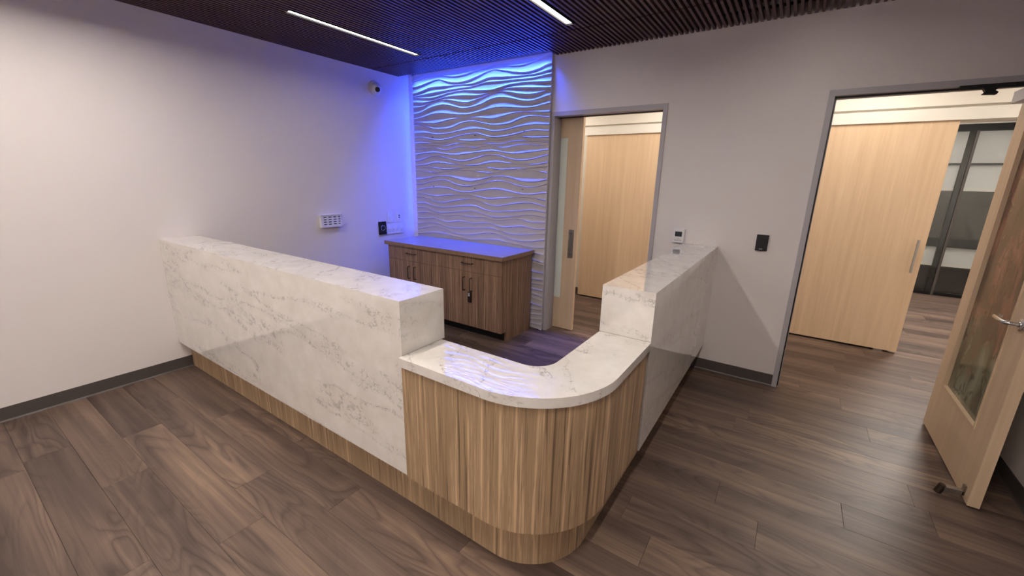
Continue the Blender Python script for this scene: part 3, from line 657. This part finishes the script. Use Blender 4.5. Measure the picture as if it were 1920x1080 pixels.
# glazed far end of the dim room
w = empty('window_1', (5.8, YG, 0), 'black-framed glazing with white shades beyond the right doorway', 'window', kind='structure')
X0, X1 = FX0, FX1
boxes('head_rail', [((X0, YG-.04, 2.315), (X1, YG+.04, 2.405))], M_BLACKM, w)
boxes('bottom_rail', [((X0, YG-.03, 0), (X1, YG+.05, .045))], M_BLACKM, w)
boxes('transom', [((X0, YG-.02, 1.868), (X1, YG+.04, 1.892))], M_BLACKM, w)
boxes('mid_rail', [((X0, YG-.02, .715), (X1, YG+.05, .845))], M_BLACKM, w)
for x in (4.4, 5.815, 7.2):
    boxes('mullion', [((x-.028, YG-.03, .045), (x+.028, YG+.05, 1.868))], M_BLACKM, w)
for x in (4.44, 5.852, 7.24):
    boxes('slim_stile', [((x-.014, YG-.075, .0), (x+.014, YG-.045, 2.315))], mat('stile_brown', .35, color=(.055, .045, .04)) if x == 4.44 else bpy.data.materials['stile_brown'], w)
box('glass_pane', (X0, YG-.062, .045), (X1, YG-.056, 2.315), M_GLASS, w, bevel=0)
box('night_pane', (X0, YG+.055, .04), (X1, YG+.065, 2.40), M_NIGHT, w, bevel=0)
for a, b in ((X0, 4.36), (4.44, 5.79), (5.87, 7.16)):
    s = box('roller_shade', (a, YG+.030, 1.56), (b, YG+.034, 1.868), M_SHADE, w, bevel=0)
    box('hem_and_reflection', (a, YG+.026, 1.515), (b, YG+.038, 1.56), M_TRIMW, s, bevel=0)
    box('upper_shade', (a, YG+.030, 1.892), (b, YG+.034, 2.315), M_SHADE, w, bevel=0)
    s = box('shade_reflection', (a, YG+.030, .465), (b, YG+.034, .715), M_SHADE, w, bevel=0)  # white panel built in for the shade's reflection low in the glazing
    box('hem_and_reflection', (a, YG+.026, .43), (b, YG+.038, .465), M_TRIMW, s, bevel=0)  # hem of that reflection, also built as a solid strip
    box('screen_panel', (a, YG+.036, .845), (b, YG+.040, 1.515), mat('screen_fabric', .8, color=(.075, .068, .062)) if a == X0 else bpy.data.materials['screen_fabric'], w, bevel=0)

# ================================================================ small wall fittings
# dome camera on the left wall
dc = empty('dome_camera', (0, -.489, 2.469), 'white dome security camera high on the left wall', 'camera')
bm = bmesh.new(); lathe(bm, [(0, .001), (.078, .001), (.078, .012), (.073, .020), (.060, .024), (.058, .026)], (0, -.489, 2.469), (1, 0, 0)); finish('mount_ring', bm, M_WHITEP, dc, smooth=True)
bm = bmesh.new(); lathe(bm, [(.058, .022), (.057, .040), (.051, .056), (.038, .070), (.020, .078), (0, .080)], (0, -.489, 2.469), (1, 0, 0)); finish('dome_shell', bm, M_WHITEP, dc, smooth=True)
bm = bmesh.new(); d = Vector((.8, -.35, -.35)).normalized(); p = Vector((.030, -.489, 2.469)); cyl(bm, p, p+d*.060, .025, 20); finish('lens_barrel', bm, M_BLACK, dc, smooth=False)
bm = bmesh.new(); lathe(bm, [(.012, .0), (.012, .002), (.008, .004), (0, .005)], p+d*.060, d, 16); finish('lens', bm, M_LCD, dc, smooth=True)
# slotted white box
vb = empty('slotted_wall_box', (.018, -1.157, 1.10), 'small white wall box with four columns of dark slots', 'wall box')
a0, a1, z0, z1 = -1.268, -1.046, 1.040, 1.163
box('back_plate', (.001, a0, z0), (.020, a1, z1), M_WHITEP, vb, bevel=.002)
bm = bmesh.new(); sw_, sh = .036, .0095
ys = [a0+.030+i*.0545 for i in range(4)]; zz = [z0+.026+i*.0235 for i in range(4)]
ycut = sorted([a0]+[v for y in ys for v in (y-.001, y+sw_)]+[a1]); zcut = sorted([z0]+[v for z in zz for v in (z, z+sh)]+[z1])
for i in range(len(ycut)-1):
    for j in range(len(zcut)-1):
        if i % 2 == 1 and j % 2 == 1: continue
        addbox(bm, (.020, ycut[i], zcut[j]), (.032, ycut[i+1], zcut[j+1]))
bmesh.ops.remove_doubles(bm, verts=bm.verts[:], dist=1e-5); finish('slotted_cover', bm, M_WHITEP, vb)
boxes('slot', [((.0195, y, z), (.0215, y+sw_-.001, z+sh)) for y in ys for z in zz], M_BLACK, vb)
box('cover_lip', (.020, a0-.002, z1-.004), (.036, a1+.002, z1+.006), M_WHITEP, vb, bevel=.002)
# black dial control
k = empty('dial_control', (.01, -.498, .972), 'black wall plate with a ringed round dial, left of the white switch plates', 'control')
box('plate', (.001, -.550, .898), (.012, -.446, 1.047), M_BLACK, k, bevel=.002)
bm = bmesh.new(); lathe(bm, [(.026, 0), (.026, .006), (.030, .006), (.030, 0)], (.012, -.496, .975), (1, 0, 0)); finish('dial_ring', bm, M_GREYP, k, smooth=True)
bm = bmesh.new(); lathe(bm, [(0, 0), (.022, 0), (.022, .008), (.019, .011), (0, .011)], (.012, -.496, .975), (1, 0, 0)); finish('dial_knob', bm, M_BLACK, k, smooth=True)
# switch plates
def plate(name, y0, y1, z0, z1, n, label, cat, grp=None, jacks=False):
    p = empty(name, (.004, (y0+y1)/2, (z0+z1)/2), label, cat, grp)
    box('cover_plate', (.001, y0, z0), (.007, y1, z1), M_WHITEP, p, bevel=.002, seg=2)
    step = (y1-y0)/n; hh = min(.034, (z1-z0)*.30); zc = (z0+z1)/2
    for i in range(n):
        c = y0+step*(i+.5)
        if jacks:
            fr = box('insert', (.007, c-.0165, zc-.033), (.009, c+.0165, zc+.033), M_WHITEP, p, bevel=.0006)
            for dz in (-.014, .010): box('jack', (.0085, c-.011, zc+dz), (.0098, c+.011, zc+dz+.012), M_BLACK, p, bevel=0)
        else:
            bm = bmesh.new(); prism(bm, [(.007, zc-hh), (.0085, zc-hh), (.0115, zc), (.0085, zc+hh), (.007, zc+hh)], 'y', c-.0165, c+.0165); finish('rocker', bm, M_WHITEP, p)
plate('switch_plate', -.420, -.338, 1.033, 1.150, 1, 'single white rocker switch plate above the wide switch plate', 'switch')
plate('socket_plate', -.278, -.208, 1.031, 1.148, 1, 'narrow white wall plate with two dark jacks beside the corner', 'socket', jacks=True)
plate('switch_plate', -.432, -.186, .893, 1.017, 4, 'wide four-gang white switch plate just above the cabinet', 'switch')
# thermostat and reader on the back wall
th = empty('thermostat', (3.191, -.012, 1.12), 'small white thermostat just above the right end of the desk ledge', 'thermostat')
box('back_plate', (3.150, -.008, 1.068), (3.237, -.001, 1.186), M_WHITEP, th, bevel=.002)
box('cover', (3.147, -.030, 1.071), (3.232, -.008, 1.183), M_WHITEP, th, bevel=.004, seg=3)
box('display', (3.161, -.0312, 1.121), (3.216, -.030, 1.162), M_LCD, th, bevel=0)
boxes('button', [((3.160+i*.0195, -.0316, 1.088), (3.175+i*.0195, -.030, 1.094)) for i in range(3)]+[((3.180, -.0314, 1.103), (3.200, -.030, 1.106))], M_GREYP, th, bevel=0)
rd = empty('card_reader', (3.792, -.01, 1.127), 'black rectangular card reader on the wall between desk and right doorway', 'card reader')
box('body', (3.753, -.020, 1.067), (3.832, -.001, 1.187), M_BLACK, rd, bevel=.004, seg=3)
box('badge', (3.780, -.0208, 1.077), (3.802, -.0200, 1.083), M_GREYP, rd, bevel=0)
print('planks', nplank, 'objects', len(bpy.data.objects))
